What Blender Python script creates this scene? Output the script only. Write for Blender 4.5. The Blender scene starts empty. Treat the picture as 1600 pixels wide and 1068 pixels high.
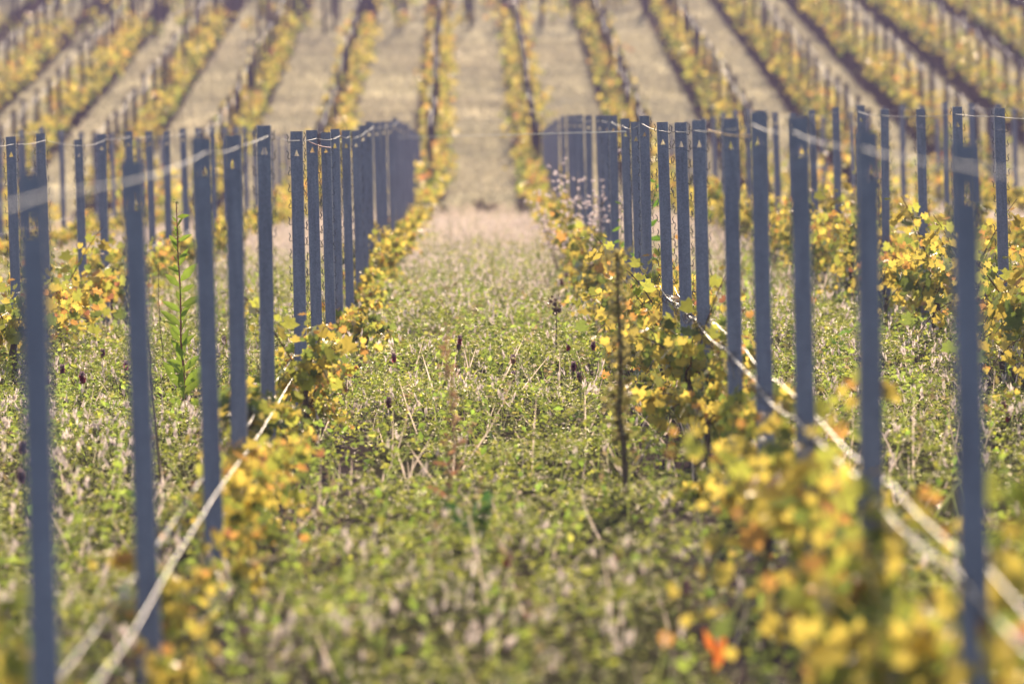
import bpy, bmesh, math, random
import numpy as np
from mathutils import Vector, Matrix, Euler

# ------------------------------------------------------------------ camera, sky, sun, exposure
scene = bpy.context.scene
C = scene.collection
F_PX, CAM_Z = 8889.0, 2.0
cam_d = bpy.data.cameras.new("camera")
cam = bpy.data.objects.new("camera", cam_d); C.objects.link(cam)
cam_d.lens = 200.0; cam_d.sensor_width = 36.0; cam_d.sensor_fit = 'HORIZONTAL'
cam_d.clip_start = 0.5; cam_d.clip_end = 8000.0
YAW, PITCH, ROLL = math.radians(0.307), math.radians(2.388), math.radians(1.6)
fwd = Vector((math.sin(YAW) * math.cos(PITCH), math.cos(YAW) * math.cos(PITCH), -math.sin(PITCH)))
M = fwd.to_track_quat('-Z', 'Y').to_matrix() @ Matrix.Rotation(-ROLL, 3, 'Z')
cam.location = (0, 0, CAM_Z)
cam.rotation_euler = M.to_euler()
cam_d.dof.use_dof = True
cam_d.dof.focus_distance = 38.0
cam_d.dof.aperture_fstop = 2.8
cam_d.dof.aperture_blades = 0
scene.camera = cam

SUN_EL, SUN_AZ = math.radians(22), math.radians(4)
world = bpy.data.worlds.new("World"); scene.world = world; world.use_nodes = True
wn = world.node_tree.nodes; wl = world.node_tree.links
sky = wn.new('ShaderNodeTexSky'); sky.sky_type = 'NISHITA'; sky.sun_disc = False
sky.sun_elevation = SUN_EL; sky.sun_rotation = SUN_AZ
sky.air_density = 1.0; sky.dust_density = 1.2; sky.ozone_density = 1.6
wl.new(sky.outputs['Color'], wn['Background'].inputs['Color'])
wn['Background'].inputs['Strength'].default_value = 0.125
sun_d = bpy.data.lights.new("sun", 'SUN'); sun_d.energy = 5.0; sun_d.angle = math.radians(0.5)
sun_d.color = (1.0, 0.83, 0.63)
sun = bpy.data.objects.new("sun", sun_d); C.objects.link(sun)
S = Vector((math.sin(SUN_AZ) * math.cos(SUN_EL), math.cos(SUN_AZ) * math.cos(SUN_EL), math.sin(SUN_EL)))
sun.rotation_euler = (-S).to_track_quat('-Z', 'Y').to_euler()
sun.location = S * 60

scene.view_settings.view_transform = 'Standard'
scene.view_settings.look = 'None'
scene.view_settings.gamma = 1.0
scene.view_settings.exposure = 0.60
scene.render.engine = 'CYCLES'
cy = scene.cycles
cy.max_bounces = 6; cy.diffuse_bounces = 3; cy.transmission_bounces = 4; cy.glossy_bounces = 2
cy.transparent_max_bounces = 6; cy.volume_bounces = 0
cy.sample_clamp_indirect = 4.0
cy.use_denoising = True

rng = np.random.default_rng(7)
random.seed(7)

# ------------------------------------------------------------------ helpers
def tag(o, label=None, cat=None, group=None, kind=None):
    if label: o['label'] = label
    if cat: o['category'] = cat
    if group: o['group'] = group
    if kind: o['kind'] = kind
    return o

def link(name, me, mats=None, parent=None, loc=None, rot=None):
    o = bpy.data.objects.new(name, me); C.objects.link(o)
    if mats is not None and me is not None and len(me.materials) == 0:
        for m in (mats if isinstance(mats, (list, tuple)) else [mats]): me.materials.append(m)
    if parent is not None: o.parent = parent
    if loc is not None: o.location = loc
    if rot is not None: o.rotation_euler = rot
    return o

class Soup:
    """Collects vertices, polygons and a colour per vertex; mesh() turns them into one mesh."""
    def __init__(s): s.V, s.F, s.C, s.M, s.n = [], [], [], [], 0
    def add(s, V, F, col, mat=0):
        V = np.asarray(V, float).reshape(-1, 3); F = np.asarray(F, int)
        col = np.asarray(col, float)
        if col.ndim == 1: col = np.tile(col, (len(V), 1))
        s.V.append(V); s.F.append(F + s.n); s.C.append(col); s.M.append(mat); s.n += len(V)
    def scatter(s, TV, TF, R, sc, P, col, mat=0):
        TV = np.asarray(TV, float); TF = np.asarray(TF, int); n, k = len(P), len(TV)
        if n == 0: return
        sc = np.asarray(sc, float)
        if sc.ndim == 1: sc = sc[:, None]
        V = np.einsum('nij,nkj->nki', R, TV[None] * sc[:, None, :]) + P[:, None, :]
        F = TF[None] + (np.arange(n) * k)[:, None, None]
        s.add(V.reshape(-1, 3), F.reshape(-1, TF.shape[1]), np.repeat(col, k, axis=0), mat)
    def tube(s, pts, rad, col, sides=6, mat=0):
        pts = np.asarray(pts, float); n = len(pts)
        rad = np.broadcast_to(np.asarray(rad, float), (n,))
        t = np.gradient(pts, axis=0); t /= np.linalg.norm(t, axis=1)[:, None] + 1e-9
        up = np.where(np.abs(t[:, 2:3]) > .9, np.array([[1., 0, 0]]), np.array([[0, 0, 1.]]))
        a = np.cross(t, up); a /= np.linalg.norm(a, axis=1)[:, None] + 1e-9
        b = np.cross(t, a)
        th = np.arange(sides) / sides * 2 * math.pi
        V = pts[:, None] + rad[:, None, None] * (np.cos(th)[None, :, None] * a[:, None] + np.sin(th)[None, :, None] * b[:, None])
        i = np.arange(n - 1)[:, None] * sides; j = np.arange(sides)[None]; jn = (j + 1) % sides
        F = np.stack([i + j, i + jn, i + sides + jn, i + sides + j], -1).reshape(-1, 4)
        s.add(V.reshape(-1, 3), F, col, mat)
    def mesh(s, name, smooth=False):
        me = bpy.data.meshes.new(name)
        V = np.concatenate(s.V); Cc = np.concatenate(s.C)
        me.vertices.add(len(V)); me.vertices.foreach_set('co', V.ravel().astype(np.float32))
        loops = np.concatenate([f.ravel() for f in s.F])
        sizes = np.concatenate([np.full(len(f), f.shape[1]) for f in s.F])
        mats = np.concatenate([np.full(len(f), m) for f, m in zip(s.F, s.M)])
        me.loops.add(len(loops)); me.loops.foreach_set('vertex_index', loops.astype(np.int32))
        me.polygons.add(len(sizes))
        me.polygons.foreach_set('loop_start', np.concatenate([[0], np.cumsum(sizes)[:-1]]).astype(np.int32))
        me.polygons.foreach_set('material_index', mats.astype(np.int32))
        if smooth: me.polygons.foreach_set('use_smooth', np.ones(len(sizes), bool))
        at = me.color_attributes.new('Tint', 'FLOAT_COLOR', 'POINT')
        at.data.foreach_set('color', np.concatenate([Cc, np.ones((len(Cc), 1))], 1).ravel().astype(np.float32))
        me.update(calc_edges=True); me.validate()
        return me

def frames(tip, nrm):
    """Rotation matrices whose y axis is tip and whose z axis leans to nrm."""
    y = tip / (np.linalg.norm(tip, axis=1)[:, None] + 1e-9)
    x = np.cross(y, nrm); x /= np.linalg.norm(x, axis=1)[:, None] + 1e-9
    z = np.cross(x, y)
    return np.stack([x, y, z], -1)

def rand_dirs(n, r, elev=(0, 1)):
    az = r.uniform(0, 2 * math.pi, n); z = r.uniform(elev[0], elev[1], n); h = np.sqrt(np.clip(1 - z * z, 0, 1))
    return np.stack([h * np.cos(az), h * np.sin(az), z], 1)

_NG = np.random.default_rng(3).uniform(0, 1, (128, 128))
def vnoise(x, y, s):
    x = np.asarray(x, float) / s + 500; y = np.asarray(y, float) / s + 500
    xi, yi = np.floor(x).astype(int), np.floor(y).astype(int); u, v = x - xi, y - yi
    u = u * u * (3 - 2 * u); v = v * v * (3 - 2 * v)
    g = lambda a, b: _NG[a % 128, b % 128]
    return (g(xi, yi) * (1 - u) + g(xi + 1, yi) * u) * (1 - v) + (g(xi, yi + 1) * (1 - u) + g(xi + 1, yi + 1) * u) * v

def ground_z(x, y):
    x = np.asarray(x, float); y = np.asarray(y, float)
    t = np.clip((y - 75) / 37, 0, 1); z = -0.35 * t * t * (3 - 2 * t)
    u = np.clip(y - 112, 0, None)
    z = z + 0.079 * (u - 6.8 * (1 - np.exp(-u / 6.8))) - .079 * np.clip(y - 228, 0, None)
    z = z - 0.060 * np.clip(y - 320, 0, None) * np.clip((y - 320) / 60, 0, 1)
    z = np.maximum(z, -4.0)
    return z + 0.03 * (vnoise(x, y, 1.3) - .5)
gz = lambda x, y: float(ground_z(x, y))

ORD = "first second third fourth fifth sixth seventh eighth ninth tenth eleventh twelfth thirteenth fourteenth fifteenth sixteenth seventeenth eighteenth nineteenth".split()
TENS = {2: 'twent', 3: 'thirt', 4: 'fort', 5: 'fift', 6: 'sixt', 7: 'sevent', 8: 'eight', 9: 'ninet'}
def ordinal(i):
    i += 1
    if i < 20: return ORD[i - 1]
    if i >= 100: return 'hundred and ' + ordinal(i - 101) if i > 100 else 'hundredth'
    a, b = divmod(i, 10)
    return TENS[a] + ('ieth' if b == 0 else 'y-' + ORD[b - 1])

# ------------------------------------------------------------------ materials
def new_mat(name):
    m = bpy.data.materials.new(name); m.use_nodes = True
    nt = m.node_tree; nt.nodes.clear()
    out = nt.nodes.new('ShaderNodeOutputMaterial')
    return m, nt, out

def leaf_mat(name, trans=0.5, gloss=0.06, rough=0.35, trans_gain=1.0, fine=60.0):
    m, nt, out = new_mat(name); N, L = nt.nodes, nt.links
    at = N.new('ShaderNodeAttribute'); at.attribute_name = 'Tint'
    tex = N.new('ShaderNodeTexNoise'); tex.inputs['Scale'].default_value = fine
    geo = N.new('ShaderNodeNewGeometry'); L.new(geo.outputs['Position'], tex.inputs['Vector'])
    mr = N.new('ShaderNodeMapRange'); mr.inputs[3].default_value = .72; mr.inputs[4].default_value = 1.25
    L.new(tex.outputs['Fac'], mr.inputs[0])
    mul = N.new('ShaderNodeVectorMath'); mul.operation = 'SCALE'
    L.new(at.outputs['Color'], mul.inputs[0]); L.new(mr.outputs[0], mul.inputs['Scale'])
    d = N.new('ShaderNodeBsdfDiffuse'); L.new(mul.outputs[0], d.inputs['Color'])
    t = N.new('ShaderNodeBsdfTranslucent')
    tg = N.new('ShaderNodeVectorMath'); tg.operation = 'SCALE'; tg.inputs['Scale'].default_value = trans_gain
    L.new(mul.outputs[0], tg.inputs[0]); L.new(tg.outputs[0], t.inputs['Color'])
    mx = N.new('ShaderNodeMixShader'); mx.inputs[0].default_value = trans
    L.new(d.outputs[0], mx.inputs[1]); L.new(t.outputs[0], mx.inputs[2])
    g = N.new('ShaderNodeBsdfGlossy'); g.inputs['Roughness'].default_value = rough; g.inputs['Color'].default_value = (1, .9, .82, 1)
    t2 = N.new('ShaderNodeTexNoise'); t2.inputs['Scale'].default_value = fine * 3; L.new(geo.outputs['Position'], t2.inputs['Vector'])
    bp = N.new('ShaderNodeBump'); bp.inputs['Strength'].default_value = 1; bp.inputs['Distance'].default_value = .02
    L.new(t2.outputs['Fac'], bp.inputs['Height']); L.new(bp.outputs[0], g.inputs['Normal'])
    fr = N.new('ShaderNodeLayerWeight'); fr.inputs['Blend'].default_value = .25
    fm = N.new('ShaderNodeMath'); fm.operation = 'MULTIPLY_ADD'; fm.inputs[1].default_value = gloss * 4; fm.inputs[2].default_value = gloss * .4
    L.new(fr.outputs['Fresnel'], fm.inputs[0])
    m2 = N.new('ShaderNodeMixShader'); L.new(fm.outputs[0], m2.inputs[0])
    L.new(mx.outputs[0], m2.inputs[1]); L.new(g.outputs[0], m2.inputs[2])
    L.new(m2.outputs[0], out.inputs['Surface'])
    return m

def tint_mat(name, rough=.8, spec=.3, metal=0.0, bump=0.0, fine=90.0):
    m, nt, out = new_mat(name); N, L = nt.nodes, nt.links
    at = N.new('ShaderNodeAttribute'); at.attribute_name = 'Tint'
    tc = N.new('ShaderNodeTexCoord')
    tex = N.new('ShaderNodeTexNoise'); tex.inputs['Scale'].default_value = fine; tex.inputs['Detail'].default_value = 4
    L.new(tc.outputs['Object'], tex.inputs['Vector'])
    mr = N.new('ShaderNodeMapRange'); mr.inputs[3].default_value = .65; mr.inputs[4].default_value = 1.35
    L.new(tex.outputs['Fac'], mr.inputs[0])
    mul = N.new('ShaderNodeVectorMath'); mul.operation = 'SCALE'
    L.new(at.outputs['Color'], mul.inputs[0]); L.new(mr.outputs[0], mul.inputs['Scale'])
    p = N.new('ShaderNodeBsdfPrincipled'); L.new(mul.outputs[0], p.inputs['Base Color'])
    p.inputs['Roughness'].default_value = rough; p.inputs['Specular IOR Level'].default_value = spec; p.inputs['Metallic'].default_value = metal
    if bump:
        b = N.new('ShaderNodeBump'); b.inputs['Strength'].default_value = bump; b.inputs['Distance'].default_value = .005
        L.new(tex.outputs['Fac'], b.inputs['Height']); L.new(b.outputs[0], p.inputs['Normal'])
    L.new(p.outputs[0], out.inputs['Surface'])
    return m

def steel_mat():
    m, nt, out = new_mat('galvanised_steel'); N, L = nt.nodes, nt.links
    tc = N.new('ShaderNodeTexCoord'); oi = N.new('ShaderNodeObjectInfo')
    mp = N.new('ShaderNodeMapping'); mp.inputs['Scale'].default_value = (30, 30, 3)
    L.new(tc.outputs['Object'], mp.inputs['Vector'])
    off = N.new('ShaderNodeVectorMath'); off.operation = 'ADD'
    sc = N.new('ShaderNodeMath'); sc.operation = 'MULTIPLY'; sc.inputs[1].default_value = 40; L.new(oi.outputs['Random'], sc.inputs[0])
    L.new(mp.outputs[0], off.inputs[0]); L.new(sc.outputs[0], off.inputs[1])
    n1 = N.new('ShaderNodeTexNoise'); n1.inputs['Scale'].default_value = 1.0; n1.inputs['Detail'].default_value = 6; n1.inputs['Roughness'].default_value = .7
    L.new(off.outputs[0], n1.inputs['Vector'])
    vo = N.new('ShaderNodeTexVoronoi'); vo.inputs['Scale'].default_value = 160; L.new(tc.outputs['Object'], vo.inputs['Vector'])
    rp = N.new('ShaderNodeValToRGB')
    rp.color_ramp.elements[0].position = .3; rp.color_ramp.elements[0].color = (.20, .19, .24, 1)
    rp.color_ramp.elements[1].position = .72; rp.color_ramp.elements[1].color = (.34, .325, .39, 1)
    L.new(n1.outputs['Fac'], rp.inputs[0])
    mr = N.new('ShaderNodeMapRange'); mr.inputs[3].default_value = .8; mr.inputs[4].default_value = 1.15
    rb = N.new('ShaderNodeSeparateColor'); L.new(vo.outputs['Color'], rb.inputs[0]); L.new(rb.outputs[0], mr.inputs[0])
    ml = N.new('ShaderNodeVectorMath'); ml.operation = 'SCALE'; L.new(rp.outputs[0], ml.inputs[0]); L.new(mr.outputs[0], ml.inputs['Scale'])
    p = N.new('ShaderNodeBsdfPrincipled'); L.new(ml.outputs[0], p.inputs['Base Color'])
    p.inputs['Metallic'].default_value = .15; p.inputs['Roughness'].default_value = .55
    L.new(p.outputs[0], out.inputs['Surface'])
    return m

def ground_mat():
    m, nt, out = new_mat('vineyard_soil_and_grass'); N, L = nt.nodes, nt.links
    geo = N.new('ShaderNodeNewGeometry')
    sep = N.new('ShaderNodeSeparateXYZ'); L.new(geo.outputs['Position'], sep.inputs[0])
    def noise(s, det=5):
        n = N.new('ShaderNodeTexNoise'); n.inputs['Scale'].default_value = s; n.inputs['Detail'].default_value = det
        L.new(geo.outputs['Position'], n.inputs['Vector']); return n
    def ramp(src, a, b, p0=.35, p1=.65):
        r = N.new('ShaderNodeValToRGB'); e = r.color_ramp.elements
        e[0].position = p0; e[0].color = (*a, 1); e[1].position = p1; e[1].color = (*b, 1)
        L.new(src, r.inputs[0]); return r
    near = ramp(noise(3).outputs['Fac'], (.045, .035, .025), (.085, .085, .035))
    far = ramp(noise(1.1, 8).outputs['Fac'], (.31, .26, .165), (.45, .39, .26))
    green = ramp(noise(.35).outputs['Fac'], (0, 0, 0), (1, 1, 1), .45, .75)
    fg = N.new('ShaderNodeMix'); fg.data_type = 'RGBA'; fg.inputs['B'].default_value = (.30, .27, .15, 1)
    gm = N.new('ShaderNodeMath'); gm.operation = 'MULTIPLY'; gm.inputs[1].default_value = .4
    L.new(green.outputs[0], gm.inputs[0]); L.new(gm.outputs[0], fg.inputs['Factor']); L.new(far.outputs[0], fg.inputs['A'])
    wob = N.new('ShaderNodeMath'); wob.operation = 'MULTIPLY_ADD'; wob.inputs[1].default_value = 24
    L.new(noise(.3).outputs['Fac'], wob.inputs[0]); L.new(sep.outputs['Y'], wob.inputs[2])
    mr = N.new('ShaderNodeMapRange'); mr.inputs[1].default_value = 72; mr.inputs[2].default_value = 104
    L.new(wob.outputs[0], mr.inputs[0])
    mx = N.new('ShaderNodeMix'); mx.data_type = 'RGBA'
    L.new(mr.outputs[0], mx.inputs['Factor']); L.new(near.outputs[0], mx.inputs['A']); L.new(fg.outputs['Result'], mx.inputs['B'])
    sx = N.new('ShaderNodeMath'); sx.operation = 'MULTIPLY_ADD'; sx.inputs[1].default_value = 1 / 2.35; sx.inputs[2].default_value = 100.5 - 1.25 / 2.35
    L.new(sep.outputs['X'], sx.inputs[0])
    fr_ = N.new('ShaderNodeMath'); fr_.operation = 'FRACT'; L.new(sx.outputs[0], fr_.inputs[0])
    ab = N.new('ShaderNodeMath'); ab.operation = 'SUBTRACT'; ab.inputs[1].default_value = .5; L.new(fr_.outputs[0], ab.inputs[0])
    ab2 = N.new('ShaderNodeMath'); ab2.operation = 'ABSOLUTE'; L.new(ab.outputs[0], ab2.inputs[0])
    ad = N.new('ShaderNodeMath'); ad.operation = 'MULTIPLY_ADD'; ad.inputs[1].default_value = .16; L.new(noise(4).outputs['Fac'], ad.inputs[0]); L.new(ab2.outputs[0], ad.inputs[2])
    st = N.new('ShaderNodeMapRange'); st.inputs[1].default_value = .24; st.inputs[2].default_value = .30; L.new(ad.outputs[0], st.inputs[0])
    soil_shade = N.new('ShaderNodeMix'); soil_shade.data_type = 'RGBA'; soil_shade.inputs['A'].default_value = (.075, .055, .05, 1)  # bare soil strips, with the shade beneath the vines painted into their dark colour
    L.new(st.outputs[0], soil_shade.inputs['Factor']); L.new(mx.outputs['Result'], soil_shade.inputs['B'])
    d = N.new('ShaderNodeBsdfDiffuse'); L.new(soil_shade.outputs['Result'], d.inputs['Color'])
    b = N.new('ShaderNodeBump'); b.inputs['Strength'].default_value = .7; b.inputs['Distance'].default_value = .06
    L.new(noise(9, 8).outputs['Fac'], b.inputs['Height']); L.new(b.outputs[0], d.inputs['Normal'])
    L.new(d.outputs[0], out.inputs['Surface'])
    return m

M_STEEL = steel_mat()
M_WIRE = tint_mat('bright_wire', rough=.55, spec=.3, metal=.2, fine=7)
M_GLINT = tint_mat('worn_wire', rough=.34, spec=.6, metal=.6, bump=1.0, fine=30)
M_WOOD = tint_mat('vine_bark', rough=.85, bump=.6)
M_STEM = tint_mat('weed_stem', rough=.6)
M_VINE = leaf_mat('autumn_vine_leaf', trans=.60, gloss=.065, rough=.28, trans_gain=1.25, fine=40)
M_CLOVER = leaf_mat('clover_leaf', trans=.6, gloss=.055, rough=.30, trans_gain=1.9)
M_STRAW = leaf_mat('dry_grass', trans=.6, gloss=.035, rough=.4, trans_gain=1.4)
M_WEED = leaf_mat('weed_leaf', trans=.5, gloss=.05, rough=.35, trans_gain=1.2, fine=30)

# ------------------------------------------------------------------ ground
def axis(segs):
    a = []
    for lo, hi, st in segs: a += list(np.arange(lo, hi, st))
    return np.array(a + [segs[-1][1]])
gx = axis([(-800, -200, 100), (-200, -30, 17), (-30, 30, .6), (30, 200, 17), (200, 800, 100)])
gy = axis([(-60, 8, 8), (8, 130, .6), (130, 260, 1.3), (260, 520, 10), (520, 1000, 80)])
X, Y = np.meshgrid(gx, gy); Z = ground_z(X, Y)
nx, ny = len(gx), len(gy)
i = np.arange(nx - 1)[None] + (np.arange(ny - 1) * nx)[:, None]
s = Soup(); s.add(np.stack([X, Y, Z], -1).reshape(-1, 3), np.stack([i, i + 1, i + nx + 1, i + nx], -1).reshape(-1, 4), (.3, .25, .18))
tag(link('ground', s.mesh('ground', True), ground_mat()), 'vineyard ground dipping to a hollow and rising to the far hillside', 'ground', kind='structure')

def in_view(x, y, pad=0.6):
    return (y > 9) & (x > -(0.0850 * y + pad)) & (x < 0.0955 * y + pad)

# ------------------------------------------------------------------ posts
def post_mesh():
    """Folded steel strip: front web with a triangular hole, two flanges, two return lips."""
    bm = bmesh.new()
    W, D, LIP, ZT, ZB = .0325, .036, .010, 0.0, -2.45
    hz, hh, hw = -.150, .040, .0145        # base height of the hole, its height, its half width
    def v(x, y, z): return bm.verts.new((x, y, z))
    tl, tr, bl, br = v(-W, 0, ZT), v(W, 0, ZT), v(-W, 0, ZB), v(W, 0, ZB)
    ml, mr = v(-W, 0, hz), v(W, 0, hz); ul, ur = v(-W, 0, hz + hh), v(W, 0, hz + hh)
    a, b, c = v(-hw, 0, hz), v(hw, 0, hz), v(0, 0, hz + hh)
    for f in ((tl, ul, c, ur, tr), (ul, ml, a, c), (c, b, mr, ur), (ml, bl, br, mr, b, a)): bm.faces.new(f)
    for sgn, col in ((-1, (tl, ul, ml, bl)), (1, (tr, ur, mr, br))):
        back = [v(sgn * (W + .002), D, p.co.z) for p in col]
        lip = [v(sgn * (W + .002 - LIP), D + .001, p.co.z) for p in col]
        for k in range(3):
            bm.faces.new((col[k], back[k], back[k + 1], col[k + 1])); bm.faces.new((back[k], lip[k], lip[k + 1], back[k + 1]))
    bmesh.ops.recalc_face_normals(bm, faces=bm.faces)
    bmesh.ops.solidify(bm, geom=bm.faces[:], thickness=.0022)
    me = bpy.data.meshes.new('vineyard_post'); bm.to_mesh(me); bm.free()
    me.materials.append(M_STEEL)
    return me
POST = post_mesh()
def hook_mesh(sgn):
    s = Soup()
    pts = [(0, 0, 0), (.007, 0, -.004), (.011, 0, .004), (.0095, 0, .014), (.006, 0, .020), (.0075, 0, .029), (.012, 0, .036)]
    s.tube([(sgn * p[0] * 1.4, p[1], p[2] * 1.3) for p in pts], .0026, (.09, .09, .11), sides=5)
    return s.mesh('wire_hook')
HOOK = {-1: hook_mesh(-1), 1: hook_mesh(1)}
for h in HOOK.values(): h.materials.append(tint_mat('dark_hook_steel', rough=.5, metal=.3))

ROWS_L1 = [(14.1, 1.86), (18.3, 1.86), (22.7, 1.89), (25.7, 1.91), (29.4, 1.93), (34.6, 1.88), (38.2, 1.86), (42.0, 1.84), (44.9, 1.84), (48.2, 1.82), (52.0, 1.81),
           (55.9, 1.84), (59.4, 1.86), (64.0, 1.84), (68.5, 1.84), (73.0, 1.84), (78.5, 1.86), (82.3, 1.85), (86.7, 1.84), (91, 1.86), (95, 1.85), (99, 1.84), (103, 1.86), (107.5, 1.85)]
ROWS_R1 = [(14.7, 1.87), (18.0, 1.89), (21.9, 1.93), (25.1, 1.95), (27.8, 1.9), (31.8, 1.88), (34.7, 1.87), (37.9, 1.86), (41.7, 1.9), (44.1, 1.84), (47.2, 1.87), (51.1, 1.87),
           (54.4, 1.87), (57.7, 1.87), (62.6, 1.86), (68.4, 1.85), (71.9, 1.85), (75.4, 1.84), (81.5, 1.85), (87.3, 1.85), (92, 1.84), (96, 1.86), (100, 1.84), (104, 1.84)]
ROWS_L2 = [(42.2, 1.86), (45.2, 1.87), (49.4, 1.8), (52.6, 1.83), (56.5, 1.84), (60.0, 1.82), (63.8, 1.8), (67.0, 1.82), (70.9, 1.82)]
ROWS_R2 = [(35.4, 1.87), (39.1, 1.88), (42.4, 1.9), (45.9, 1.87), (50.0, 1.87), (53.1, 1.89), (56.9, 1.87), (60.7, 1.85)]
def extend(lst, end, step=3.65):
    out = list(lst); y = out[-1][0] + step if out else 0
    while y < end:
        out.append((y + random.uniform(-.25, .25), 1.84 + random.uniform(-.03, .04))); y += step
    return out
near_rows = [(-1.1, ROWS_L1, "along the lane's left edge"), (1.25, ROWS_R1, "along the lane's right edge"),
             (-3.45, extend(ROWS_L2, 108), "second left of the lane"), (3.6, extend(ROWS_R2, 106), "second right of the lane")]
for k, side in ((2, -1), (2, 1), (3, -1), (3, 1)):
    x = (-1.1 - 2.35 * k) if side < 0 else (1.25 + 2.35 * k)
    y0 = (abs(x) - .3) / (.085 if side < 0 else .0955)
    near_rows.append((x, extend([(y0 + random.uniform(0, 2), 1.85)], 108), f"{ORD[k]} {'left' if side < 0 else 'right'} of the lane"))
far_rows = []
for k in range(-9, 10):
    x = (-.95 + 2.33 * (k + 1)) if k < 0 else (1.25 + 2.35 * k)
    name = f"{ORD[-k - 1] if k < 0 else ORD[k]} {'left' if k < 0 else 'right'} of the lane"
    y1 = 175 if k < 3 else 216
    ys = [(y, 1.85 + random.uniform(-.06, .06)) for y in np.arange(118 + random.uniform(-1.5, 1.5), y1, 3.7) + np.array([random.uniform(-.3, .3) for _ in np.arange(200)])[:len(np.arange(118 + 0, y1, 3.7))][:1]]
    far_rows.append((x, ys, name))

posts = []      # x, y, top, label, group, hooks
for x, lst, name in near_rows:
    for j, (y, top) in enumerate(lst):
        lane = 'edge' in name
        lab = (f"slate steel post, {ordinal(j)} from the front in the row {name}" if lane else
               f"slate steel post, {ordinal(j)} from the front in the near row {name}")
        posts.append((x + random.uniform(-.012, .012), y, top, lab, 'posts of the near vine rows', x in (-1.1, 1.25, -3.45, 3.6) and 21 < y < 57))
for x, lst, name in far_rows:
    j = 0
    for y, top in lst:
        if not in_view(x, y, .5): continue
        posts.append((x + random.uniform(-.05, .05), y, top, f"thin dark post, {ordinal(j)} up the far hillside in the row {name}", 'posts of the far hillside rows', False)); j += 1
posts.sort(key=lambda p: p[1])
FPOST = POST.copy(); FPOST.name = 'hillside_post'; FPOST.materials.clear(); FPOST.materials.append(tint_mat('dark_weathered_post', rough=.9, spec=.1))
FPOST.color_attributes.new('Tint', 'FLOAT_COLOR', 'POINT').data.foreach_set('color', np.tile([.075, .06, .075, 1], len(FPOST.vertices)).astype(np.float32))
for v_ in FPOST.vertices: v_.co.x *= 1.35; v_.co.y *= 1.4
proto = None
LEAN = random.Random(12)
def post_matrix(x, y, top):
    far = y > 112
    a = math.radians(1.5 if far else .42)
    return (x, y, gz(x, y) + top), (LEAN.gauss(0, a), LEAN.gauss(0, a), LEAN.uniform(-.12, .12))
rest = []
for n, (x, y, top, lab, grp, hooks) in enumerate(posts):
    loc, rot = post_matrix(x, y, top)
    if n >= 300: rest.append((loc, rot)); continue
    if proto is None: o = proto = link('vineyard_post', POST)
    else: o = proto.copy(); C.objects.link(o)
    if y > 112: o.data = FPOST
    o.location = loc; o.rotation_euler = rot
    if x < 0 and y < 112: o.scale = (1.1, 1, 1)
    tag(o, lab, 'post', grp)
    if hooks:
        z = -.035 - random.uniform(0, .03)
        for k in range(13):
            for sgn in (-1, 1):
                h = link('wire_hook', HOOK[sgn], parent=o, loc=(sgn * .0335, .002, z - .1 * k - (.02 if sgn > 0 else 0)), rot=(0, random.gauss(0, .12), 0))

# ------------------------------------------------------------------ vines
a_ = [(-90, .10), (-58, .52), (-34, .41), (-8, .60), (16, .47), (38, .64), (64, .52), (90, .76), (116, .52), (142, .64), (164, .47), (188, .60), (214, .41), (238, .52)]
LEAF_V = [(0, .18, 0)] + [(r * math.cos(math.radians(t)), .18 + r * math.sin(math.radians(t)), (.10 if k % 2 else -.10) * r - .12 * r * r) for k, (t, r) in enumerate(a_)]
LEAF_F = [(0, 1 + k, 1 + (k + 1) % len(a_)) for k in range(len(a_))]
RH_V = [(0, 0, 0), (.36, .42, .08), (0, 1, -.05), (-.36, .42, .08)]; RH_F = [(0, 1, 2), (0, 2, 3)]
BLADE_V = [(-.5, 0, 0), (.5, 0, 0), (.42, .5, .06), (0, 1, .22), (-.42, .5, .06)]; BLADE_F = [(0, 1, 2), (0, 2, 4), (4, 2, 3)]

def vine_cols(h, warm, r):
    """Leaf tints: greenish low in the plant, yellow in the middle, orange and rust at the shoot tips."""
    n = len(h); u = r.uniform(-.08, .95, n) + (h - .5) * .55 + warm
    c = np.empty((n, 3))
    g, yg, ye, orr, ru = map(np.array, ((.17, .21, .04), (.38, .38, .06), (.62, .47, .085), (.60, .31, .08), (.36, .15, .07)))
    c[:] = ye
    c[u < .42] = yg; c[u < .15] = g; c[u > .98] = orr; c[u > 1.22] = ru
    return c * r.uniform(.75, 1.2, (n, 1))

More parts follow.
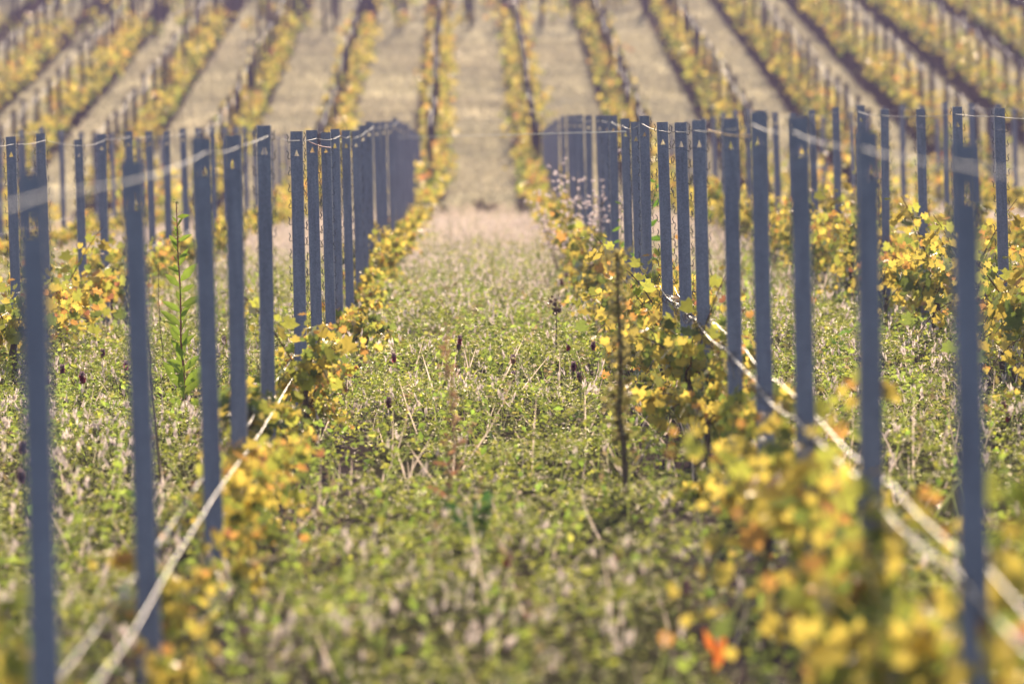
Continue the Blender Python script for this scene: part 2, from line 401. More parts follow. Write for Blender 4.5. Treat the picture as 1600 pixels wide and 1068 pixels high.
def vine_parts(seed, size=1.0, warm=0.0, n_shoot=5, leaves_per=26):
    r = np.random.default_rng(seed)
    hh = .36 * size
    tr = Soup(); tw = [(0, 0, -.08)] + [(r.normal(0, .012), r.normal(0, .012), hh * t) for t in (.2, .4, .6, .8, 1)]
    tr.tube(tw, [.020, .019, .017, .016, .016, .020], (.11, .075, .055), sides=7)
    canes, lv = [], Soup()
    for k in range(n_shoot):
        s = Soup(); L = size * r.uniform(.38, .72); az = r.uniform(0, 2 * math.pi)
        dirx, diry = .55 * math.cos(az), math.sin(az)
        lift = r.uniform(.2, 1.05)
        t = np.linspace(0, 1, 8)
        P = np.stack([dirx * L * t + r.normal(0, .02) * t, diry * L * .8 * t, hh * .95 + lift * L * t - r.uniform(.2, .9) * L * t * t], 1)
        P[:, 2] = np.maximum(P[:, 2], .17 + .05 * r.uniform(0, 1, 8)); P[0] = tw[-1]
        s.tube(P, np.linspace(.006, .002, 8), (.17, .085, .05), sides=5); canes.append(s)
        m = int(leaves_per * r.uniform(.7, 1.3)); tt = r.uniform(.12, 1.03, m)
        base = np.stack([np.interp(tt, t, P[:, q]) for q in range(3)], 1)
        off = rand_dirs(m, r, (-.8, .6)) * r.uniform(.02, .11, (m, 1)) * size; pos = base + off
        pos[:, 2] = np.maximum(pos[:, 2], .11)
        tip = off * 3 + rand_dirs(m, r, (-1, .3)) * .35 + np.array([0, 0, -.25])
        nrm = rand_dirs(m, r, (.0, 1)) + np.array([0, -.25, .2])
        sz = size ** .5 * np.where(tt > .85, r.uniform(.025, .05, m), .036 + .060 * r.uniform(0, 1, m) ** 1.8)
        lv.scatter(LEAF_V, LEAF_F, frames(tip, nrm), sz, pos, vine_cols(np.clip(pos[:, 2] / (.95 * size), 0, 1.2), warm + .25 * (tt > .85), r))
    return tr, canes, lv

VARS = []
for k in range(12):
    tr, cn, lv = vine_parts(100 + k, size=(1.0, .85, 1.35, .75)[k % 4], warm=(-.10, .08, .0, .18)[(k * 3 + k // 4) % 4], n_shoot=5 + k % 3, leaves_per=33)
    VARS.append((tr.mesh('vine_trunk', True), [c.mesh('vine_cane', True) for c in cn], lv.mesh('vine_foliage')))
    VARS[-1][0].materials.append(M_WOOD); VARS[-1][2].materials.append(M_VINE)
    for c in VARS[-1][1]: c.materials.append(M_WOOD)
FARV = []   # the same plants with trunk, canes and leaves in one mesh, for vines too far off to show their parts
for k in range(6):
    tr, cn, lv = vine_parts(300 + k, size=(1.0, .85, 1.1)[k % 3], warm=(-.05, .08)[k % 2], n_shoot=6, leaves_per=34)
    s = Soup()
    for q, m_ in [(tr, 0)] + [(c, 0) for c in cn] + [(lv, 1)]:
        for V, Fa, Cc in zip(q.V, q.F, q.C):
            pass
        base = s.n
        for V, Cc in zip(q.V, q.C): s.V.append(V); s.C.append(Cc)
        for Fa in q.F: s.F.append(Fa + base); s.M.append(m_)
        s.n += q.n
    me = s.mesh('grapevine'); me.materials.append(M_WOOD); me.materials.append(M_VINE); FARV.append(me)

LOOK = {0: 'yellow', 1: 'gold and orange', 2: 'yellow green', 3: 'amber'}
vines = []
for (x, lst, name) in near_rows:
    first = max(12.0, lst[0][0] - 2.5) if abs(x) < 2 else lst[0][0] - 2.0
    j, y = 0, first
    while y < 108:
        r = random.random()
        skip = .10 if x > 0 else .2
        if r > skip and in_view(x, y, .9) and not (x == -1.1 and y < 15.4):
            vines.append([x, y, j, name]); j += 1
        y += random.uniform(.85, 1.2) if x > 0 else random.uniform(.95, 1.35)
vines.sort(key=lambda v: v[1])
for n, (x, y, j, name) in enumerate(vines[:300]):
    k = random.randrange(12); sc = random.uniform(.85, 1.15) * (1.0 if x > 0 else .92)
    if x == -1.1: sc *= .92
    if x == 1.25: sc *= .97
    if y < 28 and abs(x) < 2: sc *= .95 if x < 0 else 1.15 if y < 16.5 else .95
    vx = x + random.gauss(.03 if x < 0 else -.06, .07); rz = random.choice((0, math.pi)) + random.gauss(0, .25)
    if x in (-3.45, 3.6):
        k = random.choice((2, 6, 10)); sc *= 1.02
    look = LOOK[(k * 3 + k // 4) % 4] if y < 60 else 'small yellow'
    row = ("in the row " if 'edge' in name else "in the near row ") + name
    lab = f"{look} vine, {ordinal(j)} from the front, {row[7:]}"
    if y < 58:
        o = link('grapevine', None, loc=(vx, y, gz(vx, y)), rot=(0, 0, rz)); o.scale = (sc,) * 3
        link('vine_trunk', VARS[k][0], parent=o)
        for c in VARS[k][1]: link('vine_cane', c, parent=o)
        link('vine_foliage', VARS[k][2], parent=o)
    else:
        o = link('grapevine', FARV[k % 6], loc=(vx, y, gz(vx, y)), rot=(0, 0, rz)); o.scale = (sc,) * 3
    tag(o, lab, 'grapevine', 'grapevines of the near rows')

def simple_vines(spots, name, r, per=44, size=1.0, squash=1.0):
    """Many small vines as one mesh: a short trunk each and a cloud of leaves."""
    s = Soup(); P = np.array(spots); n = len(P)
    for x, y in P:
        z = gz(x, y); s.tube([(x, y, z - .05), (x + r.normal(0, .02), y, z + .4)], .022, (.10, .07, .055), sides=4)
    par = np.repeat(np.arange(n), per); m = len(par)
    big = r.uniform(.75, 1.45, n)[par] * size
    a = r.uniform(0, 2 * math.pi, m); rad = np.sqrt(r.uniform(0, 1, m))
    h = r.beta(2.2, 2.0, m)
    wid = .36 * np.sin(np.clip(.15 + h * .85, 0, 1) * math.pi) + .05
    pos = np.stack([P[par, 0] + rad * np.cos(a) * wid * big, P[par, 1] + rad * np.sin(a) * .62 * big * squash, ground_z(P[par, 0], P[par, 1]) + (.30 + h * .74) * big], 1)
    tip = rand_dirs(m, r, (-1, .2)); nrm = rand_dirs(m, r, (0, 1))
    col = vine_cols(h, r.normal(0, .14, n)[par] + .08, r) * r.uniform(.75, 1.15, n)[par][:, None]
    s.scatter(RH_V, RH_F, frames(tip, nrm), r.uniform(.11, .19, m), pos, col, 1)
    me = s.mesh(name); me.materials.append(M_WOOD); me.materials.append(M_VINE)
    return link(name, me)
spots = [(v[0], v[1]) for v in vines[300:]]
for x, lst, name in far_rows:
    y = lst[0][0] - 1.0
    while y < lst[-1][0] + 1:
        if in_view(x, y, 2.0) and random.random() > .07: spots.append((x + random.gauss(0, .06), y))
        y += random.uniform(.75, 1.05)
tag(simple_vines(spots, 'distant_vines', np.random.default_rng(5)), 'golden vines in curving rows up the far hillside', 'vines', kind='stuff')
# rows of the next plot, running across the head of the hillside
cross, cposts = [], []
for q, y in enumerate((177.5, 181, 184.5, 188, 192, 196, 200, 205, 210, 216)):
    xe = 5.2 + .35 * q
    for x in np.arange(-.087 * y - 1, xe if q else 4.0, .95):
        if q < 2 and -4.2 < x < -3.0: continue
        if q == 0: cross.append((x + random.gauss(0, .05), y + .05 * (x + 1) + random.gauss(0, .08)))
        elif random.random() < .25: cross.append((x, y + .05 * x))
    for x in np.arange(-.087 * y - 1 + random.uniform(0, 1), xe, 1.1): cposts.append((x + random.gauss(0, .15), y + .05 * x + random.gauss(0, .2)))
tag(simple_vines(cross, 'crosswise_vines', np.random.default_rng(6), per=40, size=.8), 'yellow vines growing across the head of the far hillside', 'vines', kind='stuff')
for x, y in cposts:
    if in_view(x, y, .5): rest.append(post_matrix(x, y, 1.85 + random.gauss(0, .14)))
s = Soup()
pv = np.array([v.co[:] for v in POST.vertices]); pf = [tuple(p.vertices) for p in POST.polygons]
BOX_V = [(a * .045, b * .055, c) for c in (-1.9, 0) for a, b in ((-1, 0), (1, 0), (1, 1), (-1, 1))]
BOX_F = [(0, 1, 5, 4), (1, 2, 6, 5), (2, 3, 7, 6), (3, 0, 4, 7), (4, 5, 6, 7)]
for loc, rot in rest:
    R = np.array(Euler(rot).to_matrix()); s.add(np.array(BOX_V) @ R.T + np.array(loc), BOX_F, (.075, .06, .075))
tag(link('distant_posts', s.mesh('distant_posts'), FPOST.materials[0]), 'thicket of dark posts at the head of the far hillside', 'posts', kind='stuff')

# ------------------------------------------------------------------ wires
def wire_pts(stations, dz, sag, wob, r, dx=0.0, sub=8):
    pts = []
    for (x0, y0, z0), (x1, y1, z1) in zip(stations[:-1], stations[1:]):
        sg = sag * r.uniform(.2, 1.5); bx = r.normal(0, wob)
        for k in range(sub):
            t = k / sub; b = 4 * t * (1 - t)
            pts.append((x0 + (x1 - x0) * t + dx + bx * b, y0 + (y1 - y0) * t, z0 + (z1 - z0) * t + dz - sg * b + r.normal(0, wob * .12)))
    pts.append((stations[-1][0] + dx, stations[-1][1], stations[-1][2] + dz))
    return pts
def add_wire(pts, rad, label, group, col=(.17, .145, .155), mat=None):
    s = Soup(); s.tube(pts, rad, col, sides=6)
    return tag(link('trellis_wire', s.mesh('trellis_wire', True), mat or M_WIRE), label, 'wire', group)
r = np.random.default_rng(21)
for x, lst, name in near_rows:
    st = [(x, y, gz(x, y) + top) for y, top in lst]
    y0 = st[0][1] - 3.6; st = [(x, y0, gz(x, y0) + 1.87)] + st
    edge = 'edge' in name
    add_wire(wire_pts(st, -.055, .011, .004, r, dx=.032 if x < 0 else -.032), .0022 if edge else .0022, f"pale top wire strung along the post tops of the row {name}", 'top wires of the near rows')
    zz = .50 if x == -1.1 else .76 if x == 1.25 else .62
    g = [(px, py, gz(px, py)) for px, py, pz in st if not edge or py < 38.3]
    add_wire(wire_pts(g, zz, .02, .016, r, dx=.045), .0022, f"bright slack wire low beside the posts of the row {name}", 'low wires of the near rows', (.13, .105, .10), M_GLINT)
    if edge:
        lw_pts = wire_pts(g, zz + .01, .02, .01, r, dx=-.05); lw = add_wire(lw_pts, .0022, f"second, lower hanging slack wire in the row {name}", 'low wires of the near rows', (.13, .105, .10), M_GLINT)
        for q in range(90):       # dead tendrils wound on the wire, every third pale metal added for glints
            c = np.array(lw_pts[r.integers(4, len(lw_pts) - 2)]); c2 = c + r.normal(0, .02, 3)
            a = np.linspace(0, r.uniform(5, 14), 14); rr = r.uniform(.006, .022); L_ = r.uniform(.05, .22)
            P = np.stack([c[0] + rr * np.cos(a) + np.linspace(0, r.normal(0, .03), 14), c[1] + np.linspace(0, L_, 14), c[2] + rr * np.sin(a) - np.linspace(0, 1, 14) ** 2 * r.uniform(0, .09)], 1)
            sp = Soup(); sp.tube(P, .0022, (.13, .085, .06) if q % 3 else (.45, .42, .40), sides=4)
            link('tendril', sp.mesh('tendril'), M_WOOD if q % 3 else M_GLINT, lw)
for x, lst, name in far_rows:
    st = [(x, y, gz(x, y) + top) for y, top in lst if in_view(x, y, 2.5)]
    if len(st) < 2: continue
    add_wire(wire_pts(st, -.08,   .16, .06, r, sub=6), .008, f"sagging tendril wrapped top wire of the hillside row {name}", 'top wires of the hillside rows', (.17, .135, .155))
def strand(name, a, b, rad, col, label, sag=.01):
    a, b = np.array(a), np.array(b); t = np.linspace(0, 1, 14)[:, None]
    P = a + (b - a) * t; P[:, 2] -= sag * 4 * t[:, 0] * (1 - t[:, 0])
    s = Soup(); s.tube(P, rad, col, sides=5)
    tag(link(name, s.mesh(name, True), M_WIRE), label, 'string')
strand('cross_wire', (-1.08, 80, 1.58), (1.22, 46, 1.755), .0035, (.6, .56, .5), 'thin pale wire stretched straight across the lane between both post rows', .0)
strand('orange_string', (1.21, 29.6, 1.84), (1.22, 25.3, 1.83), .0035, (.7, .35, .08), "orange string tied between two posts of the row along the lane's right edge")
strand('pink_string', (-1.07, 36.4, 1.80), (-1.07, 42, 1.72), .0035, (.5, .2, .2), "faded pink string tied to posts of the row along the lane's left edge")

# ------------------------------------------------------------------ lane cover
def lane_points(n, y0, y1, r, power=1.0):
    y = y0 + (y1 - y0) * r.uniform(0, 1, int(n)) ** power
    x = r.uniform(-1, 1, len(y)) * 1.0
    w0, w1 = .092 * y + 1.3, .103 * y + 1.3
    x = np.where(x < 0, x * w0, x * w1)
    keep = r.uniform(0, 1, len(y)) < (w0 + w1) / (w0 + w1).max()
    return x[keep], y[keep]
def green_mask(x, y):
    """1 where clover rules, 0 where dry grass does."""
    t = np.clip((73 - y + 22 * (vnoise(x, y, 4.0) - .5)) / 22, 0, 1)
    return t * (.55 + .65 * vnoise(x, y, 1.1))
r = np.random.default_rng(31)
s = Soup()
x, y = lane_points(960000, 15.5, 86, r, .85)
k = r.uniform(0, 1, len(x)) < green_mask(x, y) * 1.05 * (.12 + 1.3 * np.clip((vnoise(x, y, .55) - .32) * 2.2, 0, 1)) * np.where(np.abs(((x - 1.25) / 2.35 + .5) % 1 - .5) > .10, 1, .35); x, y = x[k], y[k]
n = len(x); tall = .05 + .30 * vnoise(x, y, .30) * vnoise(x, y, 1.9) * 2
z = ground_z(x, y) + tall * r.beta(2.5, 1.1, n) + .01
hue = np.clip(r.normal(.45, .25, n) + .5 * (vnoise(x, y, .35) - .5), 0, 1)[:, None]
base = (1 - hue) * np.array([.09, .12, .02]) + hue * np.array([.45, .46, .055])
yel = r.uniform(0, 1, n) < .06; base[yel] = (.38, .33, .09); dry = r.uniform(0, 1, n) < .08; base[dry] = (.34, .27, .19)
azs = r.uniform(0, 2 * math.pi, n); szl = r.uniform(.013, .028, n) * (1 + .35 * (y > 40))
for q in range(3):
    a = azs + q * 2.094 + r.normal(0, .2, n)
    tip = np.stack([np.cos(a), np.sin(a), r.normal(-.1, .45, n)], 1)
    nrm = np.stack([r.normal(0, .45, n), r.normal(0, .45, n), np.ones(n)], 1)
    s.scatter([(0, 0, 0), (.42, .55, .12), (0, .95, 0), (-.42, .55, .12)], RH_F, frames(tip, nrm), szl, np.stack([x, y, z], 1), base)
x, y = lane_points(26000, 15.5, 66, r, .75)      # broader herb leaves in clumps
k = r.uniform(0, 1, len(x)) < np.clip((vnoise(x, y, .45) - .52) * 4, 0, 1); x, y = x[k], y[k]; n = len(x)
tip = rand_dirs(n, r, (-.1, 1)); col = np.where(r.uniform(0, 1, (n, 1)) < .3, np.array([[.42, .40, .07]]), np.array([[.20, .30, .04]])) * r.uniform(.5, 1.2, (n, 1))
s.scatter([(0, 0, 0), (.30, .5, .10), (0, 1, -.1), (-.30, .5, .10)], RH_F, frames(tip, rand_dirs(n, r, (.3, 1))), r.uniform(.03, .075, n), np.stack([x, y, ground_z(x, y) + r.uniform(.02, .20, n)], 1), col)
x, y = lane_points(9000, 15.5, 62, r, .75)        # upright leafy sprigs standing above the clover
k = r.uniform(0, 1, len(x)) < np.clip((vnoise(x, y, .8) - .45) * 4, .04, 1); x, y = x[k], y[k]; n = len(x)
hs = r.uniform(.18, .46, n); ln = rand_dirs(n, r, (.86, 1)); P0 = np.stack([x, y, ground_z(x, y)], 1)
cs = np.where(r.uniform(0, 1, (n, 1)) < .15, np.array([[.26, .19, .09]]), np.array([[.24, .30, .05]])) * r.uniform(.5, 1.3, (n, 1))
s.scatter(BLADE_V, BLADE_F, frames(ln, rand_dirs(n, r, (-.2, .2))), np.stack([np.full(n, .005), hs, hs * 0], 1), P0, cs)
for q in range(12):
    u = r.uniform(.25, 1, (n, 1)); d_ = rand_dirs(n, r, (-.1, .8))
    s.scatter([(0, 0, 0), (.26, .45, .10), (0, 1, -.1), (-.26, .45, .10)], RH_F, frames(d_, rand_dirs(n, r, (.2, 1))), r.uniform(.02, .06, n), P0 + ln * hs[:, None] * u, cs)
tag(link('clover_cover', s.mesh('clover_cover'), M_CLOVER), 'low green clover and herbs carpeting the lanes between the vines', 'clover', kind='stuff')

s = Soup()
x, y = lane_points(260000, 15.5, 118, r, .8)
g = green_mask(x, y); k = r.uniform(0, 1, len(x)) < np.clip(1.0 - g * 1.05, .04, 1); x, y = x[k], y[k]
n = len(x); hgt = r.uniform(.10, .40, n) * (.5 + .9 * vnoise(x, y, 1.2))
tip = rand_dirs(n, r, (.75, 1.0)); nrm = rand_dirs(n, r, (-.2, .3))
col = np.array([.54, .43, .34]) * r.uniform(.65, 1.25, (n, 1)); gr = r.uniform(0, 1, n) < np.where(y < 75, .55, .2); col[gr] = np.array([.17, .19, .06]) * r.uniform(.7, 1.3, (gr.sum(), 1))
P = np.stack([x, y, ground_z(x, y) - .01], 1)
s.scatter(BLADE_V, BLADE_F, frames(tip, nrm), np.stack([np.full(n, .007) * (1 + y / 60), hgt, hgt], 1), P, col)
# fuzzy pale seed heads on the taller stems
x, y = lane_points(80000, 16, 104, r, .9)
k = r.uniform(0, 1, len(x)) < np.clip(.25 + 1.2 * (vnoise(x, y, 1.9) - .45) + np.where(y > 48, .25, 0) + np.where(y > 66, .4, 0) + np.where((x < -1.6) & (y < 34), .35, 0) - np.where((np.abs(x) < 1.6) & (y < 42), .32, 0), .03, 1); x, y = x[k], y[k]
n = len(x); hgt = r.uniform(.14, .36, n); lean = rand_dirs(n, r, (.85, 1.0)); P0 = np.stack([x, y, ground_z(x, y)], 1)
s.scatter(BLADE_V, BLADE_F, frames(lean, rand_dirs(n, r, (-.2, .2))), np.stack([np.full(n, .0026), hgt, hgt * 0], 1), P0, np.tile([.26, .25, .12], (n, 1)))
H = P0 + lean * hgt[:, None]
for q in range(5):
    s.scatter(RH_V, RH_F, frames(lean + .35 * rand_dirs(n, r, (-.3, 1)), rand_dirs(n, r, (-.3, .3))), np.stack([r.uniform(.012, .022, n), r.uniform(.03, .06, n), np.full(n, .02)], 1), H - lean * r.uniform(0, .03, (n, 1)), np.array([.62, .52, .46]) * r.uniform(.75, 1.15, (n, 1)))
tag(link('dry_grass', s.mesh('dry_grass'), M_STRAW), 'pale dry grass and fluffy seed heads standing among the lane clover', 'grass', kind='stuff')

s = Soup()
n = 200000; y = 112 + 85 * r.uniform(0, 1, n) ** .9; x = r.uniform(-1, 1, n) * (.105 * y + 1)
k = np.abs(((x - 1.25) / 2.35 + .5) % 1 - .5) > .17; x, y = x[k], y[k]
n = len(x); hgt = r.uniform(.05, .17, n) * (.5 + vnoise(x, y, 2.2))
col = np.array([.47, .415, .275]) * r.uniform(.7, 1.2, (n, 1)); gm = vnoise(x, y, 5.0) > .58; col[gm] = np.array([.46, .40, .27]) * r.uniform(.7, 1.2, (gm.sum(), 1))
col *= (.72 + .6 * vnoise(x, y, .9) * vnoise(x, y, 3.1) * 1.6)[:, None]
s.scatter(BLADE_V, BLADE_F, frames(rand_dirs(n, r, (.5, 1)), rand_dirs(n, r, (-.3, .4))), np.stack([np.full(n, .03), hgt, hgt], 1), np.stack([x, y, ground_z(x, y) - .01], 1), col)
tag(link('hillside_grass', s.mesh('hillside_grass'), M_STRAW), 'short straw coloured grass on the lanes of the far hillside', 'grass', kind='stuff')

# ------------------------------------------------------------------ weeds and flowers
def place(px, d):
    """Ground point at distance d below picture column px (photo pixels)."""
    vv = (CAM_Z / d) * F_PX
    return (px - 742 - vv * math.tan(ROLL)) / F_PX * d
def stem_soup(pts, r0, r1, col): s = Soup(); s.tube(pts, np.linspace(r0, r1, len(pts)), col, sides=6); return s
LANCE_V = [(0, 0, 0), (.10, .18, .03), (.17, .45, .05), (.10, .78, .02), (0, 1, -.06), (-.10, .78, .02), (-.17, .45, .05), (-.10, .18, .03), (0, .45, -.01)]
LANCE_F = [(8, k, (k + 1) % 8) for k in range(8)]
def weed(name, label, cat, x, y, h, stem_col, leaf_col, n_leaf, leaf_len, seed, lean=(0, 0), r0=.007, leaf_lo=.05, leaf_hi=.95, seedhead=None, kinds=None, droop=-.2, group=None):
    r = np.random.default_rng(seed)
    o = link(name, None, loc=(x, y, gz(x, y))); tag(o, label, cat, group)
    t = np.linspace(0, 1, 9); P = np.stack([lean[0] * t * t + np.cumsum(r.normal(0, .006, 9)) * h, lean[1] * t * t, h * t], 1); P[0] = (0, 0, -.03)
    link('stem', stem_soup(P, r0, r0 * .35, stem_col).mesh('stem', True), M_STEM, o)
    for k in range(n_leaf):
        u = leaf_lo + (leaf_hi - leaf_lo) * (k + .5) / n_leaf; b = np.array([[np.interp(u, t, P[:, q]) for q in range(3)]])
        a = k * 2.4 + r.normal(0, .4); tip = np.array([[math.cos(a), .6 * math.sin(a), r.normal(.45, .4) + droop]])
        L = leaf_len * (1.15 - .75 * u) * r.uniform(.5, 1.3)
        s = Soup(); s.scatter(LANCE_V, LANCE_F, frames(tip, np.array([[r.normal(0, .5), -.9, r.normal(.5, .4)]])), [L], b, np.array([leaf_col]) * r.uniform(.8, 1.25))
        link('leaf', s.mesh('leaf', True), M_WEED, o)
    if seedhead:
        col, size, cnt, lo = seedhead
        s = Soup(); nc = max(5, cnt // 14) if size > .025 else cnt; cl = lo + (1.02 - lo) * np.sort(r.uniform(0, 1, nc)); ci = r.integers(0, nc, cnt); u = np.clip(cl[ci] + r.normal(0, .04, cnt), lo, 1.03); wide = r.uniform(.5, 1.3, nc)[ci][:, None]; b = np.stack([np.interp(u, t, P[:, q]) for q in range(3)], 1)
        off = rand_dirs(cnt, r, (-.5, .9)) * r.uniform(.3, 1.6, (cnt, 1)) * size * wide + (rand_dirs(nc, r, (-.1, .6)) * r.uniform(0, 1.2, (nc, 1)) * size)[ci]
        s.scatter(RH_V, RH_F, frames(rand_dirs(cnt, r, (-.3, 1)), rand_dirs(cnt, r, (-.5, .5))), r.uniform(.7, 1.4, cnt) * size, b + off, np.array([col]) * r.uniform(.6, 1.3, (cnt, 1)))
        link('seed_spike', s.mesh('seed_spike'), M_WEED, o)
    return o
weed('dock_weed', 'tall green leaved dock weed with a long red stem among the left posts', 'weed', place(286, 36.5), 36.5, 1.42, (.30, .09, .06), (.22, .30, .035), 40, .19, 1, lean=(-.02, 0), droop=.3, r0=.009,
     seedhead=((.16, .17, .06), .012, 90, .75))
weed('mullein_stalk', 'tall dark brown mullein stalk standing alone in the middle of the lane', 'weed', place(975, 28.6), 28.0, 1.24, (.17, .11, .06), (.26, .25, .07), 30, .11, 2, lean=(-.02, 0), r0=.020,
     leaf_lo=.12, leaf_hi=.95, seedhead=((.34, .28, .10), .034, 460, .25))
weed('sorrel_weed', 'thin rust brown sorrel weed, blurred, left of the dark mullein stalk', 'weed', place(718, 26.5), 26.5, .98, (.24, .12, .08), (.30, .17, .08), 8, .09, 3, lean=(-.02, 0), r0=.005, seedhead=((.40, .22, .13), .019, 170, .30))
weed('green_stalk_weed', 'thin yellow green stalk with a bent top beside the mullein stalk', 'weed', place(907, 33.8), 33.8, .62, (.22, .24, .06), (.28, .28, .06), 5, .13, 4, lean=(.03, 0), r0=.004)
weed('burdock_weed', 'dry dark burdock with a few burs in the clover of the lane', 'weed', place(872, 43), 43, .52, (.07, .05, .04), (.10, .10, .05), 5, .09, 5, r0=.006, seedhead=((.12, .08, .06), .030, 60, .72))
weed('lettuce_weed', 'leafy green wild lettuce growing through the vines by the right post row', 'weed', 1.30, 45.5, 1.45, (.13, .17, .05), (.15, .28, .03), 26, .18, 6, lean=(.10, 0), r0=.007, seedhead=((.20, .20, .07), .012, 90, .7))
weed('lettuce_weed', 'second slimmer wild lettuce just behind the leafy green one', 'weed', 1.16, 48.5, 1.22, (.13, .17, .05), (.16, .26, .03), 18, .15, 16, lean=(.05, 0), r0=.006)
weed('dry_stalk_weed', 'bare brown dried stalk behind the second left post', 'weed', place(250, 29.5), 29.5, .86, (.13, .07, .05), (.20, .14, .07), 4, .06, 7, lean=(-.03, 0), r0=.008, seedhead=((.16, .09, .06), .010, 40, .5))
weed('seed_stalk_weed', 'slim brown seed stalk just left of the tall dock weed', 'weed', place(262, 40), 40, .95, (.14, .09, .06), (.16, .16, .05), 4, .08, 8, r0=.004, seedhead=((.18, .12, .07), .009, 70, .55))
weed('broad_dock', 'dark green upright dock leaves low in the lane foreground', 'weed', place(748, 25.3), 25.3, .20, (.07, .11, .03), (.055, .12, .03), 7, .26, 9, r0=.005, droop=.9)
weed('broad_leaf_weed', 'bright green broad leaved weed between the right posts', 'weed', place(1312, 40.5), 40.5, .34, (.12, .17, .05), (.15, .27, .04), 9, .22, 10, r0=.005)
weed('orange_dock', 'single upright orange red dock leaf at the bottom of the view', 'weed', place(1117, 19.5), 19.5, .14, (.35, .10, .04), (.62, .17, .035), 2, .17, 11, r0=.004, droop=1.6)
weed('rusty_weed', 'small rust coloured weed at the foot of the thin sorrel', 'weed', place(700, 27.6), 27.6, .42, (.25, .10, .06), (.33, .16, .08), 7, .11, 12, r0=.005, seedhead=((.36, .17, .10), .014, 60, .4))
PUFF = Soup(); rp = np.random.default_rng(77)
PUFF.scatter(RH_V, RH_F, frames(rand_dirs(18, rp, (-.4, 1)), rand_dirs(18, rp, (-1, 1))), rp.uniform(.014, .026, 18), np.zeros((18, 3)), np.tile([.72, .62, .60], (18, 1)))
PUFF = PUFF.mesh('seed_puff'); PUFF.materials.append(M_STRAW)
for q, (wx, wy) in enumerate(((-.75, 115.5), (.1, 116.5), (.95, 115))):
    weed('dry_dock', ('brown dead dock clump at the left end of the grassy lane', 'brown dead dock clump across the middle of the lane end', 'brown dead dock clump at the right end of the grassy lane')[q], 'weed', wx, wy, .22, (.10, .07, .05), (.10, .075, .05), 16, .34, 60 + q, r0=.008, droop=-.1)
def fleabane(x, y, h, seed, label):
    r = np.random.default_rng(seed); o = link('fleabane_weed', None, loc=(x, y, gz(x, y))); tag(o, label, 'weed')
    for k in range(8):
        a = r.uniform(0, 2 * math.pi); L = h * r.uniform(.7, 1.05); t = np.linspace(0, 1, 7)
        P = np.stack([math.cos(a) * .26 * L * t ** 1.5, math.sin(a) * .26 * L * t ** 1.5, L * t - .03], 1)
        link('stem', stem_soup(P, .005, .002, (.17, .13, .08)).mesh('stem', True), M_STEM, o)
        m = 12; u = r.uniform(.5, 1.03, m); b = np.stack([np.interp(u, t, P[:, q]) for q in range(3)], 1) + rand_dirs(m, r, (-.2, 1)) * r.uniform(.02, .14, (m, 1))
        for bb in b: link('seed_puff', PUFF, parent=o, loc=tuple(bb), rot=(r.uniform(-1, 1), r.uniform(-1, 1), r.uniform(0, 6)))
fleabane(1.02, 57, 1.45, 41, 'tall fleabane weed gone to white fluff before the far right posts')
fleabane(1.10, 53, 1.15, 42, 'lower bushy fleabane with pinkish fluff under the tallest one')
fleabane(.86, 61, 1.05, 43, 'small fleabane with white puffs nearest the middle of the lane')

def flower(px, py, d, tone, label, size=1.0):
    """Crimson clover head seen at photo pixel (px, py), standing at distance d."""
    vv = py - 165
    x = (px - 742 - vv * math.tan(ROLL)) / F_PX * d
    z = CAM_Z - (vv + (px - 742) * math.tan(ROLL)) / F_PX * d
    g = gz(x, d); h = max(z - g, .16)
    r = np.random.default_rng(int(px * 7 + py))
    o = link('clover_flower', None, loc=(x, d, g)); tag(o, label, 'flower', 'crimson clover flowers in the lanes')
    lean = r.normal(0, .03, 2); t = np.linspace(0, 1, 6)
    P = np.stack([lean[0] * t, lean[1] * t, h * t - .02 * (t == 0)], 1)
    link('stem', stem_soup(P, .0025, .0018, (.12, .17, .05)).mesh('stem', True), M_STEM, o)
    H = .055 * size; W = .0125 * size
    s = Soup(); zz = np.linspace(-.5, .5, 8); s.tube([(lean[0], lean[1], h + H * q) for q in zz], [W * .5 * math.sqrt(max(1 - (2 * q) ** 2, .02)) for q in zz], np.array(tone) * .6, sides=7)
    m = 130; q = r.uniform(-.5, .5, m); a = r.uniform(0, 2 * math.pi, m); rr = W * np.sqrt(1 - (1.9 * q) ** 2 * .9)
    dirs = np.stack([np.cos(a), np.sin(a), np.full(m, .9)], 1)
    b = np.stack([lean[0] + .5 * rr * np.cos(a), lean[1] + .5 * rr * np.sin(a), h + H * q], 1)
    tip = (q > .1)[:, None]; col = np.where(tip, np.array([.42, .28, .30]), np.array(tone)) * r.uniform(.7, 1.3, (m, 1))
    s.scatter(RH_V, RH_F, frames(dirs, rand_dirs(m, r, (-1, 1))), np.full(m, .013 * size), b, col)
    link('flower_head', s.mesh('flower_head'), M_WEED, o)
RED, PURP, PINK, TAN = (.36, .04, .08), (.22, .06, .12), (.55, .12, .20), (.40, .20, .14)
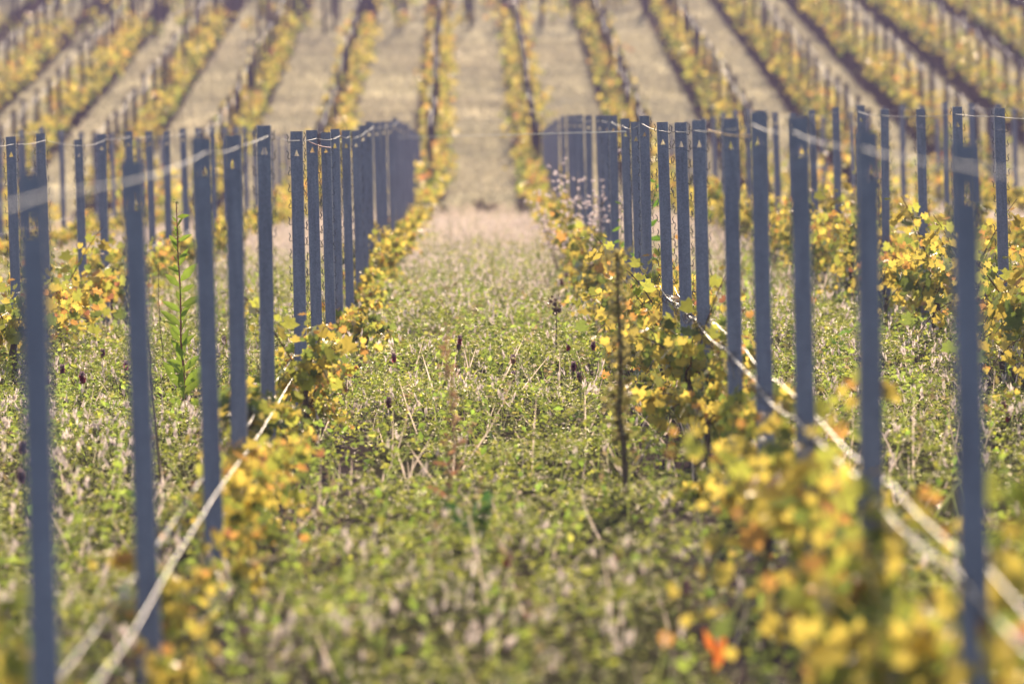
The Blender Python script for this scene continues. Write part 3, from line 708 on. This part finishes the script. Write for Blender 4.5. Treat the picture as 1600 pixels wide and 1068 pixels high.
for f in [(118, 590, 36, RED, 'bright crimson clover head just right of the nearest left post'), (136, 592, 36, RED, 'short crimson clover head beside the bright one near the left post'),
          (158, 552, 40, PURP, 'slim dusky clover head standing above the crimson pair'), (195, 572, 38, PINK, 'pink tipped clover head against the second left post'),
          (76, 596, 37, PURP, 'dull purple clover head tight beside the nearest left post'), (92, 578, 38, PURP, 'small budding clover head between the purple and crimson ones'),
          (347, 532, 42, PURP, 'lone dusky clover head between the third and fourth left posts'), (708, 532, 41, RED, 'crimson clover head of a touching pair, mid lane'),
          (717, 540, 41, PURP, 'darker clover head of the touching pair, mid lane'), (812, 562, 38.5, TAN, 'faded tan clover head in the middle of the lane'),
          (794, 590, 37, PURP, 'tiny purple bud below the faded tan clover head'), (900, 543, 40, RED, 'crimson clover head highest of the four beside the bent stalk'),
          (918, 541, 40.5, PURP, 'narrow grey tipped clover head at the bent stalk'), (895, 573, 37.5, PURP, 'leaning dark clover head left of the bent stalk'),
          (901, 590, 37, PURP, 'lowest pale clover head beside the bent stalk'), (621, 559, 39, PINK, 'pink clover head alone near the left vines'),
          (609, 630, 33, PURP, 'dark clover head low by the left vines'), (880, 440, 55, PURP, 'distant dusky clover head in the upper lane'),
          (898, 428, 57, PURP, 'distant clover head, farthest in the upper lane'), (888, 432, 56, PURP, 'distant clover head between two dusky ones, upper lane'),
          (35, 700, 28, PURP, 'purple clover head left of the nearest left post'), (38, 745, 27, PURP, 'drooping purple clover head below the other one at the left border'),
          (832, 985, 20.6, PINK, 'blurred pink clover head in the near foreground'), (965, 876, 23, RED, 'blurred crimson clover head right of the lane foreground'),
          (785, 880, 23, RED, 'blurred red clover head in the central foreground'), (1070, 940, 21.5, PURP, 'blurred mauve clover head before the right vines'),
          (1578, 661, 33, RED, 'crimson clover head beyond the nearest right post'), (1588, 690, 32, RED, 'lower crimson clover head beyond the nearest right post'),
          (1590, 612, 35, PURP, 'dusky clover head highest at the right border'), (400, 1040, 19.9, PURP, 'blurred dark clover head beside the near left vine')]:
    flower(*f, size=1.15)

# ------------------------------------------------------------------ air
hz = bpy.data.meshes.new('haze'); bm = bmesh.new(); bmesh.ops.create_cube(bm, size=1.0)
lo, hi = Vector((-830, -90, -6.0)), Vector((830, 1060, 14.5))
for v_ in bm.verts: v_.co = Vector([lo[q] + (v_.co[q] + .5) * (hi[q] - lo[q]) for q in range(3)])
bm.to_mesh(hz); bm.free()
mh, nt, out = new_mat('haze_air')
pv_ = nt.nodes.new('ShaderNodeVolumePrincipled'); pv_.inputs['Color'].default_value = (.66, .55, .92, 1)
pv_.inputs['Density'].default_value = .0005; pv_.inputs['Anisotropy'].default_value = .25
nt.links.new(pv_.outputs[0], out.inputs['Volume'])
tag(link('haze', hz, mh), 'pale mauve evening haze over the vineyard', 'haze', kind='stuff')
